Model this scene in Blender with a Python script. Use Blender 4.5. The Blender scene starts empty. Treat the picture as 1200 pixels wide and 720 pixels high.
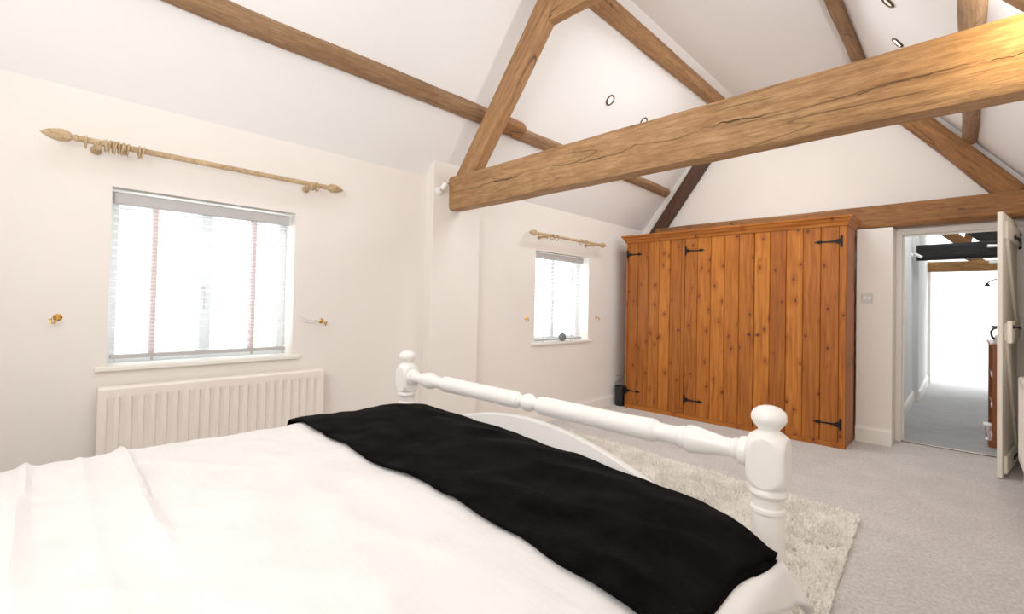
import bpy, bmesh, math, random
import numpy as np
from mathutils import Vector, Matrix, noise
random.seed(7)
C = bpy.context.scene.collection
sin, cos, pi = math.sin, math.cos, math.pi

# ------------------------------------------------------------------ materials
def new_mat(name):
    m = bpy.data.materials.new(name); m.use_nodes = True
    nt = m.node_tree; nt.nodes.clear()
    out = nt.nodes.new('ShaderNodeOutputMaterial')
    b = nt.nodes.new('ShaderNodeBsdfPrincipled')
    nt.links.new(b.outputs[0], out.inputs[0])
    return m, nt, b

def srgb(r, g, b):
    f = lambda c: c/12.92 if c <= .04045 else ((c+.055)/1.055)**2.4
    return (f(r/255), f(g/255), f(b/255), 1)

def node(nt, kind, **kw):
    n = nt.nodes.new(kind)
    for k, v in kw.items(): setattr(n, k, v)
    return n

def coords(nt, scale=(1, 1, 1), space='Object'):
    tc = node(nt, 'ShaderNodeTexCoord'); mp = node(nt, 'ShaderNodeMapping')
    mp.inputs['Scale'].default_value = scale
    nt.links.new(tc.outputs[space], mp.inputs[0])
    return mp.outputs[0]

def noise_tex(nt, vec, scale, detail=4, rough=.6):
    n = node(nt, 'ShaderNodeTexNoise'); n.inputs['Scale'].default_value = scale
    n.inputs['Detail'].default_value = detail; n.inputs['Roughness'].default_value = rough
    nt.links.new(vec, n.inputs['Vector']); return n.outputs['Fac']

def ramp(nt, fac, stops):
    r = node(nt, 'ShaderNodeValToRGB'); e = r.color_ramp.elements
    while len(e) < len(stops): e.new(.5)
    for k, (p, c) in enumerate(stops): e[k].position = p; e[k].color = c
    nt.links.new(fac, r.inputs[0]); return r.outputs[0]

def mixc(nt, fac, a, b, mode='MIX'):
    m = node(nt, 'ShaderNodeMix', data_type='RGBA', blend_type=mode)
    for sock, v in ((m.inputs[0], fac), (m.inputs[6], a), (m.inputs[7], b)):
        if hasattr(v, 'links') or isinstance(v, bpy.types.NodeSocket): nt.links.new(v, sock)
        else: sock.default_value = v
    return m.outputs[2]

def bump(nt, b, height, strength, dist=.01):
    n = node(nt, 'ShaderNodeBump'); n.inputs['Strength'].default_value = strength
    n.inputs['Distance'].default_value = dist
    nt.links.new(height, n.inputs['Height']); nt.links.new(n.outputs[0], b.inputs['Normal'])

def simple(name, col, rough=.5, metal=0, var=.03, scale=6, bmp=0, bscale=80, bdist=.003, **kw):
    m, nt, b = new_mat(name)
    v = coords(nt)
    f = noise_tex(nt, v, scale, 3)
    lo = tuple(c*(1-var) for c in col[:3])+(1,); hi = tuple(min(1, c*(1+var)) for c in col[:3])+(1,)
    nt.links.new(ramp(nt, f, [(.3, lo), (.7, hi)]), b.inputs['Base Color'])
    b.inputs['Roughness'].default_value = rough; b.inputs['Metallic'].default_value = metal
    if bmp: bump(nt, b, noise_tex(nt, v, bscale, 5), bmp, bdist)
    for k, val in kw.items(): b.inputs[k.replace('_', ' ')].default_value = val
    return m

def timber_mat(name, dark, mid, light, crack=.8, rough=.7, grain=1.0, midcrack=False):
    m, nt, b = new_mat(name)
    tc = node(nt, 'ShaderNodeTexCoord')
    oi = node(nt, 'ShaderNodeObjectInfo')
    mul = node(nt, 'ShaderNodeVectorMath', operation='SCALE'); mul.inputs[3].default_value = 37.0
    cmb = node(nt, 'ShaderNodeCombineXYZ')
    for k in range(3): nt.links.new(oi.outputs['Random'], cmb.inputs[k])
    nt.links.new(cmb.outputs[0], mul.inputs[0])
    add = node(nt, 'ShaderNodeVectorMath', operation='ADD')
    nt.links.new(tc.outputs['Object'], add.inputs[0]); nt.links.new(mul.outputs[0], add.inputs[1])
    # slow wander of the grain
    def mapped(sc, src=add.outputs[0]):
        mp = node(nt, 'ShaderNodeMapping'); mp.inputs['Scale'].default_value = sc
        nt.links.new(src, mp.inputs[0]); return mp.outputs[0]
    wn = node(nt, 'ShaderNodeTexNoise'); wn.inputs['Scale'].default_value = 2.2; wn.inputs['Detail'].default_value = 2
    nt.links.new(mapped((.8, 1, 1)), wn.inputs['Vector'])
    wv = node(nt, 'ShaderNodeVectorMath', operation='MULTIPLY_ADD')
    nt.links.new(wn.outputs['Color'], wv.inputs[0]); wv.inputs[1].default_value = (.0, .022, .022)
    nt.links.new(add.outputs[0], wv.inputs[2])
    g = noise_tex(nt, mapped((1.5*grain, 24, 24), wv.outputs[0]), 2.0, 7, .68)
    fine = noise_tex(nt, mapped((6, 120, 120), wv.outputs[0]), 2.0, 3, .6)
    big = noise_tex(nt, mapped((1.3, 3, 3)), 1.6, 3)
    base = ramp(nt, g, [(.18, dark), (.5, mid), (.85, light)])
    base = mixc(nt, ramp(nt, big, [(.35, (.55, .55, .55, 1)), (.62, (.0, .0, .0, 1))]), base, mixc(nt, 1.0, base, (.70, .60, .50, 1), 'MULTIPLY'))
    base = mixc(nt, .75, base, mixc(nt, 1.0, base, ramp(nt, fine, [(.3, (.60, .54, .48, 1)), (.62, (1.06, 1.06, 1.06, 1))]), 'MULTIPLY'))
    blot = noise_tex(nt, mapped((5, 18, 18)), 2.5, 5, .7)
    base = mixc(nt, .7, base, mixc(nt, 1.0, base, ramp(nt, blot, [(.32, (.66, .58, .5, 1)), (.55, (1, 1, 1, 1)), (.8, (1.12, 1.12, 1.12, 1))]), 'MULTIPLY'))
    # drying shakes: thin lines where a stretched noise passes its mid value
    ck = noise_tex(nt, mapped((.55, 5.2, 5.2), wv.outputs[0]), 1.0, 2, .55)
    mm = node(nt, 'ShaderNodeMath', operation='SUBTRACT'); nt.links.new(ck, mm.inputs[0]); mm.inputs[1].default_value = .5
    ab = node(nt, 'ShaderNodeMath', operation='ABSOLUTE'); nt.links.new(mm.outputs[0], ab.inputs[0])
    line = ramp(nt, ab.outputs[0], [(.0, (1, 1, 1, 1)), (.007, (0, 0, 0, 1))])
    gate = ramp(nt, noise_tex(nt, mapped((1.6, 1.6, 1.6)), 1.5, 2), [(.50, (0, 0, 0, 1)), (.58, (crack, crack, crack, 1))])
    cm = mixc(nt, 1.0, line, gate, 'MULTIPLY')
    if midcrack:
        # one long shake wandering along the middle of the face
        sp = node(nt, 'ShaderNodeSeparateXYZ'); nt.links.new(tc.outputs['Object'], sp.inputs[0])
        only = node(nt, 'ShaderNodeCombineXYZ'); nt.links.new(sp.outputs[0], only.inputs[0])
        w1 = noise_tex(nt, only.outputs[0], 1.7, 6, .62)
        ma = node(nt, 'ShaderNodeMath', operation='MULTIPLY_ADD'); nt.links.new(w1, ma.inputs[0]); ma.inputs[1].default_value = -.20; ma.inputs[2].default_value = .10
        dz = node(nt, 'ShaderNodeMath', operation='ADD'); nt.links.new(sp.outputs[2], dz.inputs[0]); nt.links.new(ma.outputs[0], dz.inputs[1])
        az = node(nt, 'ShaderNodeMath', operation='ABSOLUTE'); nt.links.new(dz.outputs[0], az.inputs[0])
        wd_ = noise_tex(nt, only.outputs[0], 2.6, 3, .6)
        th = node(nt, 'ShaderNodeMath', operation='MULTIPLY_ADD'); nt.links.new(wd_, th.inputs[0]); th.inputs[1].default_value = .022; th.inputs[2].default_value = -.0085
        sb = node(nt, 'ShaderNodeMath', operation='SUBTRACT'); nt.links.new(th.outputs[0], sb.inputs[0]); nt.links.new(az.outputs[0], sb.inputs[1])
        ml_ = ramp(nt, sb.outputs[0], [(.0, (0, 0, 0, 1)), (.0022, (1, 1, 1, 1))])
        cm = mixc(nt, 1.0, cm, ml_, 'LIGHTEN')
    base = mixc(nt, cm, base, tuple(c*.22 for c in dark[:3])+(1,))
    # knots
    vo = node(nt, 'ShaderNodeTexVoronoi'); vo.inputs['Scale'].default_value = 2.6
    nt.links.new(mapped((1.0, 1.8, 1.8), wv.outputs[0]), vo.inputs['Vector'])
    kn = ramp(nt, vo.outputs['Distance'], [(.03, (.8, .8, .8, 1)), (.085, (0, 0, 0, 1))])
    base = mixc(nt, kn, base, tuple(c*.5 for c in dark[:3])+(1,))
    nt.links.new(base, b.inputs['Base Color'])
    b.inputs['Roughness'].default_value = rough
    hb = node(nt, 'ShaderNodeMath', operation='SUBTRACT'); nt.links.new(g, hb.inputs[0]); nt.links.new(cm, hb.inputs[1])
    bump(nt, b, hb.outputs[0], .8, .016)
    return m

def pine_mat(name, gs=(30, 30, 1.1)):
    m, nt, b = new_mat(name)
    at = node(nt, 'ShaderNodeAttribute', attribute_name='tone')
    tc = node(nt, 'ShaderNodeTexCoord')
    off = node(nt, 'ShaderNodeCombineXYZ')
    ml = node(nt, 'ShaderNodeMath', operation='MULTIPLY'); nt.links.new(at.outputs['Fac'], ml.inputs[0]); ml.inputs[1].default_value = 91.0
    nt.links.new(ml.outputs[0], off.inputs[2]); nt.links.new(ml.outputs[0], off.inputs[1])
    add = node(nt, 'ShaderNodeVectorMath', operation='ADD'); nt.links.new(tc.outputs['Object'], add.inputs[0]); nt.links.new(off.outputs[0], add.inputs[1])
    def mapped(sc, src):
        mp = node(nt, 'ShaderNodeMapping'); mp.inputs['Scale'].default_value = sc; nt.links.new(src, mp.inputs[0]); return mp.outputs[0]
    wn = node(nt, 'ShaderNodeTexNoise'); wn.inputs['Scale'].default_value = 2.5; wn.inputs['Detail'].default_value = 1
    nt.links.new(mapped((1, 1, .8), add.outputs[0]), wn.inputs['Vector'])
    wv = node(nt, 'ShaderNodeVectorMath', operation='MULTIPLY_ADD'); nt.links.new(wn.outputs['Color'], wv.inputs[0])
    wv.inputs[1].default_value = (.05, .05, 0); nt.links.new(add.outputs[0], wv.inputs[2])
    g = noise_tex(nt, mapped(gs, wv.outputs[0]), 1.6, 4, .55)
    base = ramp(nt, g, [(.25, srgb(140, 72, 14)), (.5, srgb(178, 102, 30)), (.78, srgb(204, 128, 48))])
    tone = ramp(nt, at.outputs['Fac'], [(0, (.66, .58, .50, 1)), (1, (1.0, 1.0, 1.0, 1))])
    base = mixc(nt, 1.0, base, tone, 'MULTIPLY')
    vo = node(nt, 'ShaderNodeTexVoronoi', voronoi_dimensions='2D'); vo.inputs['Scale'].default_value = 1.0
    sx = node(nt, 'ShaderNodeSeparateXYZ'); nt.links.new(mapped((7.4, 1, 4.0), add.outputs[0]), sx.inputs[0])
    cx = node(nt, 'ShaderNodeCombineXYZ'); nt.links.new(sx.outputs[0], cx.inputs[0]); nt.links.new(sx.outputs[2], cx.inputs[1])
    wob = node(nt, 'ShaderNodeVectorMath', operation='MULTIPLY_ADD'); nt.links.new(wn.outputs['Color'], wob.inputs[0]); wob.inputs[1].default_value = (.5, .5, 0)
    nt.links.new(cx.outputs[0], wob.inputs[2]); nt.links.new(wob.outputs[0], vo.inputs['Vector'])
    halo = ramp(nt, vo.outputs['Distance'], [(.08, (.7, .7, .7, 1)), (.30, (0, 0, 0, 1))])
    core = ramp(nt, vo.outputs['Distance'], [(.03, (.95, .95, .95, 1)), (.08, (0, 0, 0, 1))])
    gate = ramp(nt, noise_tex(nt, mapped((1, 1, 1), add.outputs[0]), 4.0, 1), [(.38, (0, 0, 0, 1)), (.45, (1, 1, 1, 1))])
    base = mixc(nt, mixc(nt, 1.0, halo, gate, 'MULTIPLY'), base, srgb(138, 68, 18))
    base = mixc(nt, mixc(nt, 1.0, core, gate, 'MULTIPLY'), base, srgb(62, 26, 8))
    nt.links.new(base, b.inputs['Base Color'])
    b.inputs['Roughness'].default_value = .5; b.inputs['Specular IOR Level'].default_value = .3
    bump(nt, b, g, .12, .004)
    return m

M = {}
M['plaster'] = simple('cream_plaster', srgb(236, 230, 223), .9, var=.012, scale=2, bmp=.12, bscale=7, bdist=.01)
M['ceiling'] = simple('white_ceiling_plaster', srgb(240, 238, 236), .9, var=.01, scale=1.5, bmp=.12, bscale=5, bdist=.012)
M['hallwall'] = simple('cool_white_plaster', srgb(226, 227, 226), .9, var=.015, scale=2)
M['trim'] = simple('white_satin_paint', srgb(240, 236, 228), .4, var=.008)
M['doorpaint'] = simple('off_white_door_paint', srgb(236, 228, 214), .45, var=.02, scale=3)
M['bedpaint'] = simple('white_gloss_bed_paint', srgb(244, 241, 236), .28, var=.01, Coat_Weight=.2)
M['radiator'] = simple('radiator_enamel', srgb(242, 233, 224), .35, var=.008)
M['oak'] = timber_mat('aged_oak', srgb(122, 80, 44), srgb(176, 130, 82), srgb(206, 164, 118))
M['oakbeam'] = timber_mat('aged_oak_with_shake', srgb(128, 86, 48), srgb(182, 138, 90), srgb(212, 172, 126), crack=.5, midcrack=True)
M['oakthin'] = timber_mat('weathered_oak_pole', srgb(116, 84, 54), srgb(154, 117, 80), srgb(182, 146, 108), crack=.6)
M['oakbrown'] = timber_mat('brown_oak', srgb(104, 64, 26), srgb(152, 102, 52), srgb(182, 130, 76))
M['oakdark'] = timber_mat('dark_stained_oak', srgb(8, 5, 4), srgb(15, 9, 6), srgb(25, 15, 10), rough=.85)
M['gabledark'] = timber_mat('dark_brown_oak', srgb(44, 26, 12), srgb(78, 48, 25), srgb(104, 68, 38))  # deep brown oak of the left gable rafter
M['halloak'] = timber_mat('honey_oak', srgb(120, 78, 36), srgb(170, 120, 62), srgb(206, 156, 92))
M['pine'] = pine_mat('knotty_pine')
M['pineh'] = pine_mat('knotty_pine_sideways', (1.1, 30, 30))
M['iron'] = simple('black_wrought_iron', srgb(22, 20, 19), .5, .6, var=.2, scale=40)
M['knobwood'] = simple('dark_red_wood_knob', srgb(92, 36, 14), .3, var=.15, scale=30)
M['brass'] = simple('polished_brass', srgb(214, 168, 84), .25, 1, var=.05)
M['limed'] = timber_mat('limed_wood', srgb(190, 158, 112), srgb(216, 188, 146), srgb(232, 208, 170), crack=0, rough=.5)
M['plastic'] = simple('white_plastic', srgb(240, 238, 234), .35, var=.005)
M['greyplastic'] = simple('light_grey_plastic', srgb(205, 203, 200), .4, var=.02)
M['blackplastic'] = simple('black_plastic', srgb(12, 12, 13), .45, var=.1)
M['ceramic'] = simple('slate_grey_ceramic', srgb(104, 114, 120), .3, var=.15, scale=30)
M['bronze'] = simple('bronze_rim', srgb(92, 72, 46), .4, .7, var=.05)
M['valance'] = simple('grey_blind_valance', srgb(184, 182, 181), .5, var=.02)
M['bookcase'] = simple('red_brown_pine', srgb(140, 74, 30), .45, var=.2, scale=14)
M['chrome'] = simple('chrome', srgb(200, 202, 205), .2, 1, var=.03)
M['upvc'] = simple('white_window_frame', srgb(232, 236, 238), .35, var=.005)

def slat_mat():
    m, nt, b = new_mat('white_blind_slats')
    out = [n for n in nt.nodes if n.type == 'OUTPUT_MATERIAL'][0]
    v = coords(nt); f = noise_tex(nt, v, 12, 2)
    nt.links.new(ramp(nt, f, [(.3, (.86, .87, .88, 1)), (.7, (.92, .93, .93, 1))]), b.inputs['Base Color'])
    b.inputs['Roughness'].default_value = .5
    t = node(nt, 'ShaderNodeBsdfTranslucent'); t.inputs[0].default_value = (.9, .9, .9, 1)
    mx = node(nt, 'ShaderNodeMixShader'); mx.inputs[0].default_value = .5
    nt.links.new(b.outputs[0], mx.inputs[1]); nt.links.new(t.outputs[0], mx.inputs[2]); nt.links.new(mx.outputs[0], out.inputs[0])
    return m
M['slats'] = slat_mat()

def tape_mat():
    m, nt, b = new_mat('pink_grey_ladder_tape')
    out = [n for n in nt.nodes if n.type == 'OUTPUT_MATERIAL'][0]
    w = node(nt, 'ShaderNodeTexWave', wave_type='BANDS', bands_direction='Z'); w.inputs['Scale'].default_value = 16
    nt.links.new(coords(nt), w.inputs['Vector'])
    c = ramp(nt, w.outputs['Fac'], [(.2, srgb(224, 210, 209)), (.8, srgb(238, 230, 229))])
    nt.links.new(c, b.inputs['Base Color']); b.inputs['Roughness'].default_value = .9
    t = node(nt, 'ShaderNodeBsdfTranslucent'); nt.links.new(c, t.inputs[0])
    mx = node(nt, 'ShaderNodeMixShader'); mx.inputs[0].default_value = .55
    nt.links.new(b.outputs[0], mx.inputs[1]); nt.links.new(t.outputs[0], mx.inputs[2]); nt.links.new(mx.outputs[0], out.inputs[0])
    return m
M['tape'] = tape_mat()

def glass_mat(name='window_glass', rgh=.02):
    m, nt, b = new_mat(name)
    out = [n for n in nt.nodes if n.type == 'OUTPUT_MATERIAL'][0]
    lw = node(nt, 'ShaderNodeLayerWeight'); lw.inputs[0].default_value = .5
    pw = node(nt, 'ShaderNodeMath', operation='POWER'); nt.links.new(lw.outputs['Facing'], pw.inputs[0]); pw.inputs[1].default_value = 4
    fr = node(nt, 'ShaderNodeMath', operation='MULTIPLY_ADD'); nt.links.new(pw.outputs[0], fr.inputs[0]); fr.inputs[1].default_value = .4; fr.inputs[2].default_value = .03
    tr = node(nt, 'ShaderNodeBsdfTransparent'); tr.inputs[0].default_value = (.96, .98, .98, 1)
    gl = node(nt, 'ShaderNodeBsdfGlossy'); gl.inputs['Roughness'].default_value = rgh
    mx = node(nt, 'ShaderNodeMixShader'); nt.links.new(fr.outputs[0], mx.inputs[0])
    nt.links.new(tr.outputs[0], mx.inputs[1]); nt.links.new(gl.outputs[0], mx.inputs[2]); nt.links.new(mx.outputs[0], out.inputs[0])
    nt.nodes.remove(b)
    return m
M['glass'] = glass_mat()

def emit_mat(name, col, s):
    m, nt, b = new_mat(name)
    f = noise_tex(nt, coords(nt), 20, 1)
    nt.links.new(ramp(nt, f, [(.3, col), (.7, col)]), b.inputs['Base Color'])
    b.inputs['Emission Color'].default_value = col; b.inputs['Emission Strength'].default_value = s
    return m
M['lamp'] = emit_mat('lit_lamp_lens', (1, .93, .8, 1), 14)
M['lens'] = emit_mat('dim_lamp_lens', (1, .95, .88, 1), .35)

def carpet_mat(name, a, c, scale=220, stripes=False):
    m, nt, b = new_mat(name)
    v = coords(nt)
    f = noise_tex(nt, v, scale, 3, .7); f2 = noise_tex(nt, v, 4, 3)
    f3 = noise_tex(nt, v, 60, 3)
    base = ramp(nt, f, [(.3, a), (.7, c)])
    base = mixc(nt, .5, base, mixc(nt, 1.0, base, ramp(nt, f3, [(.35, (.62, .61, .60, 1)), (.65, (1.2, 1.2, 1.2, 1))]), 'MULTIPLY'))
    base = mixc(nt, .5, base, mixc(nt, 1.0, base, ramp(nt, f2, [(.35, (.84, .83, .82, 1)), (.65, (1.04, 1.04, 1.04, 1))]), 'MULTIPLY'))
    if stripes:
        w = noise_tex(nt, coords(nt, (.6, 9, 1)), 3, 3)
        base = mixc(nt, .5, base, mixc(nt, 1.0, base, ramp(nt, w, [(.35, (.72, .73, .75, 1)), (.65, (1.1, 1.1, 1.1, 1))]), 'MULTIPLY'))
    nt.links.new(base, b.inputs['Base Color']); b.inputs['Roughness'].default_value = 1
    b.inputs['Specular IOR Level'].default_value = .1
    b.inputs['Sheen Weight'].default_value = .15
    bump(nt, b, f, .9, .006)
    return m
M['carpet'] = carpet_mat('greige_carpet', srgb(188, 182, 177), srgb(228, 223, 218))
M['hallcarpet'] = carpet_mat('grey_hall_carpet', srgb(160, 160, 160), srgb(200, 200, 201), stripes=True)
M['rug'] = simple('cream_shag', (.96, .925, .87, 1), 1, var=.06, scale=16, Sheen_Weight=.2)
def rug_fibres(m):
    nt = m.node_tree; b = [n for n in nt.nodes if n.type == 'BSDF_PRINCIPLED'][0]
    out = [n for n in nt.nodes if n.type == 'OUTPUT_MATERIAL'][0]
    t = node(nt, 'ShaderNodeBsdfTranslucent'); nt.links.new(b.inputs['Base Color'].links[0].from_socket, t.inputs[0])
    mx = node(nt, 'ShaderNodeMixShader'); mx.inputs[0].default_value = .38
    nt.links.new(b.outputs[0], mx.inputs[1]); nt.links.new(t.outputs[0], mx.inputs[2]); nt.links.new(mx.outputs[0], out.inputs[0])
rug_fibres(M['rug'])
M['cotton'] = None
def cotton():
    m, nt, b = new_mat('white_cotton')
    v = coords(nt)
    f = noise_tex(nt, v, 3, 3)
    nt.links.new(ramp(nt, f, [(.3, srgb(226, 222, 219)), (.7, srgb(233, 230, 228))]), b.inputs['Base Color'])
    b.inputs['Roughness'].default_value = .85; b.inputs['Sheen Weight'].default_value = .15
    c1 = noise_tex(nt, coords(nt, (3, 14, 6)), 2.2, 5, .62)
    c2 = noise_tex(nt, coords(nt, (10, 5, 6)), 2.0, 5, .6)
    ad = node(nt, 'ShaderNodeMath', operation='ADD'); nt.links.new(c1, ad.inputs[0]); nt.links.new(c2, ad.inputs[1])
    bump(nt, b, ad.outputs[0], .16, .02)
    return m
M['cotton'] = cotton()
def velvet():
    m, nt, b = new_mat('black_velvet_plush')
    v = coords(nt)
    f = noise_tex(nt, v, 6, 5, .65); f2 = noise_tex(nt, v, 160, 3)
    nt.links.new(ramp(nt, f, [(.35, (.0010, .0009, .0010, 1)), (.75, (.006, .005, .0053, 1))]), b.inputs['Base Color'])
    b.inputs['Roughness'].default_value = .95; b.inputs['Specular IOR Level'].default_value = .02
    b.inputs['Sheen Weight'].default_value = .018; b.inputs['Sheen Roughness'].default_value = .35
    b.inputs['Sheen Tint'].default_value = (.75, .6, .58, 1)
    ad = node(nt, 'ShaderNodeMath', operation='ADD'); nt.links.new(f, ad.inputs[0]); nt.links.new(f2, ad.inputs[1])
    bump(nt, b, ad.outputs[0], .25, .01)
    return m
M['velvet'] = velvet()

# ------------------------------------------------------------------ mesh builder
WL = {}      # world place of every part's frame, so that meshes can be written in world coordinates
class MB:
    def __init__(s): s.v = []; s.f = []
    def add(s, vs, fs):
        o = len(s.v); s.v += [tuple(p) for p in vs]; s.f += [tuple(i+o for i in f) for f in fs]; return s
    def box(s, lo, hi):
        x0, y0, z0 = lo; x1, y1, z1 = hi
        return s.add([(x0,y0,z0),(x1,y0,z0),(x1,y1,z0),(x0,y1,z0),(x0,y0,z1),(x1,y0,z1),(x1,y1,z1),(x0,y1,z1)],
                     [(0,3,2,1),(4,5,6,7),(0,1,5,4),(1,2,6,5),(2,3,7,6),(3,0,4,7)])
    def lathe(s, prof, origin=(0,0,0), axis='z', n=28, square=None):
        # prof: list of (r, h); square=(half, chamfer): section is the smaller of circle and square
        vs = []; fs = []
        for r, h in prof:
            for k in range(n):
                a = 2*pi*k/n; rr = r
                if square:
                    rr = min(r, square[0]/max(abs(cos(a)), abs(sin(a))), square[1]/max(1e-6, abs(cos(a-pi/4)), abs(sin(a-pi/4))))
                p = (rr*cos(a), rr*sin(a), h)
                if axis == 'x': p = (p[2], p[0], p[1])
                elif axis == 'y': p = (p[1], p[2], p[0])
                vs.append((p[0]+origin[0], p[1]+origin[1], p[2]+origin[2]))
        m = len(prof)
        for i in range(m-1):
            for k in range(n):
                k2 = (k+1) % n
                fs.append((i*n+k, i*n+k2, (i+1)*n+k2, (i+1)*n+k))
        fs.append(tuple(range(n-1, -1, -1))); fs.append(tuple((m-1)*n+k for k in range(n)))
        return s.add(vs, fs)
    def tube(s, pts, r, n=8, closed=False):
        pts = [Vector(p) for p in pts]; m = len(pts); vs = []; fs = []
        rr = r if isinstance(r, (list, tuple)) else [r]*m
        up = None
        for i, p in enumerate(pts):
            if closed: d = (pts[(i+1) % m]-pts[i-1]).normalized()
            else: d = (pts[min(i+1, m-1)]-pts[max(i-1, 0)]).normalized()
            if up is None:
                up = Vector((0,0,1)) if abs(d.z) < .9 else Vector((1,0,0))
            a = d.cross(up).normalized(); up = a.cross(d).normalized()
            for k in range(n):
                t = 2*pi*k/n; vs.append(p+a*(rr[i]*cos(t))+up*(rr[i]*sin(t)))
        for i in range(m if closed else m-1):
            j = (i+1) % m
            for k in range(n):
                k2 = (k+1) % n; fs.append((i*n+k, i*n+k2, j*n+k2, j*n+k))
        if not closed:
            fs.append(tuple(range(n-1, -1, -1))); fs.append(tuple((m-1)*n+k for k in range(n)))
        return s.add(vs, fs)
    def prism(s, poly, a, b, axis='y'):
        # poly: 2D points in the other two axes (cyclic order), extruded from a to b
        def P(u, v, w):
            return {'y': (u, w, v), 'x': (w, u, v), 'z': (u, v, w)}[axis]
        n = len(poly)
        vs = [P(u, v, a) for u, v in poly]+[P(u, v, b) for u, v in poly]
        fs = [tuple(range(n-1, -1, -1)), tuple(range(n, 2*n))]+[(k, (k+1) % n, n+(k+1) % n, n+k) for k in range(n)]
        return s.add(vs, fs)
    def build(s, name, mat, parent=None, bevel=0, smooth=False, loc=None, seg=2, fix=True):
        me = bpy.data.meshes.new(name)
        o0 = Vector(loc) if loc is not None else (WL.get(parent.name, Vector((0,0,0))) if parent else Vector((0,0,0)))
        me.from_pydata([Vector(p)-o0 for p in s.v], [], s.f)
        if fix:
            bm = bmesh.new(); bm.from_mesh(me); bmesh.ops.recalc_face_normals(bm, faces=bm.faces); bm.to_mesh(me); bm.free()
        me.materials.append(M[mat] if isinstance(mat, str) else mat)
        if smooth:
            me.polygons.foreach_set('use_smooth', [True]*len(me.polygons))
        o = bpy.data.objects.new(name, me); C.objects.link(o); WL[o.name] = o0
        if parent: o.parent = parent
        else: o.location = o0
        if smooth:
            try: me.set_sharp_from_angle(angle=math.radians(30))
            except Exception: pass
        if bevel:
            b = o.modifiers.new('bevel', 'BEVEL'); b.width = bevel; b.segments = seg; b.limit_method = 'ANGLE'
        return o

def tag(o, label=None, cat=None, group=None, kind=None):
    if label: o['label'] = label
    if cat: o['category'] = cat
    if group: o['group'] = group
    if kind: o['kind'] = kind
    return o
def thing(name, label, cat, loc=(0,0,0), group=None, kind=None):
    o = bpy.data.objects.new(name, None); C.objects.link(o); o.location = loc; o.empty_display_size = .1
    WL[o.name] = Vector(loc)
    return tag(o, label, cat, group, kind)
def struct(o): o['kind'] = 'structure'; return o
def copy_tree(root, offset, label=None, group=None, parent=None):
    r = root.copy(); C.objects.link(r)
    if parent is None: r.location = Vector(root.location)+Vector(offset)
    else: r.parent = parent
    if label: r['label'] = label
    if group: r['group'] = group
    for ch in root.children: copy_tree(ch, (0,0,0), parent=r)
    return r

# ------------------------------------------------------------------ the room shell
LX, RX = -3.05, .38            # side wall faces
Y0, Y1 = -.95, 5.6             # near and far wall faces
EZ = 2.19                      # eaves height on the left
def slab(name, axis, d0, d1, us, vs, holes, mat):
    m = MB()
    for i in range(len(us)-1):
        for j in range(len(vs)-1):
            if (i, j) in holes: continue
            lo = {'x': (d0, us[i], vs[j]), 'y': (us[i], d0, vs[j])}[axis]
            hi = {'x': (d1, us[i+1], vs[j+1]), 'y': (us[i+1], d1, vs[j+1])}[axis]
            m.box(lo, hi)
    return struct(m.build(name, mat))
W1 = (.25, 1.14, .842, 1.745); W2 = (3.46, 4.38, .805, 1.735)
slab('wall_left', 'x', LX-.24, LX, [Y0-.2, W1[0], W1[1], 2.37], [-.02, W1[2], W1[3], EZ], {(1, 1)}, 'plaster')
slab('wall_left.001', 'x', LX-.24, LX, [2.37, W2[0], W2[1], Y1], [-.02, W2[2], W2[3], EZ], {(1, 1)}, 'plaster')
slab('wall_right', 'x', RX, RX+.2, [Y0-.2, 2.3, Y1], [-.02, 1.2, 2.23], set(), 'plaster')
slab('wall_near', 'y', Y0-.2, Y0, [LX-.24, -1.3, RX+.2], [-.02, 2.2, 3.75], set(), 'plaster')
slab('wall_far', 'y', Y1, Y1+.14, [LX-.24, -.46, .36, .62], [-.02, 1.95, 3.75], {(1, 0)}, 'plaster')
struct(MB().box((LX-.24, Y0-.2, -.1), (RX+.2, Y1+.07, 0)).build('floor', 'carpet'))
# sloping ceiling with a flat strip along the ridge
T = math.tan(math.radians(51.5))
prof = [(-3.30, EZ-.25*T), (-1.9, EZ+1.15*T), (-.70, EZ+1.15*T), (.66, EZ+1.15*T-1.36*T)]
up = [(x, z+.14) for x, z in prof]
m = MB()
for k in range(3):
    m.prism([prof[k], prof[k+1], up[k+1], up[k]], Y0-.2, Y1, 'y')
struct(m.build('ceiling', 'ceiling'))
# chimney-like plaster pier that carries the tie beam, and the boxed pillar by the door
struct(MB().prism([(LX-.02, 0), (-2.95, 0), (-2.95, 2.31), (LX-.02, 2.2)], 2.13, 2.62, 'y').build('trim_1', 'plaster', bevel=.006))
struct(MB().box((-.709, 5.31, 0), (-.448, 5.62, 1.95)).build('trim_2', 'plaster', bevel=.005))
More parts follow.
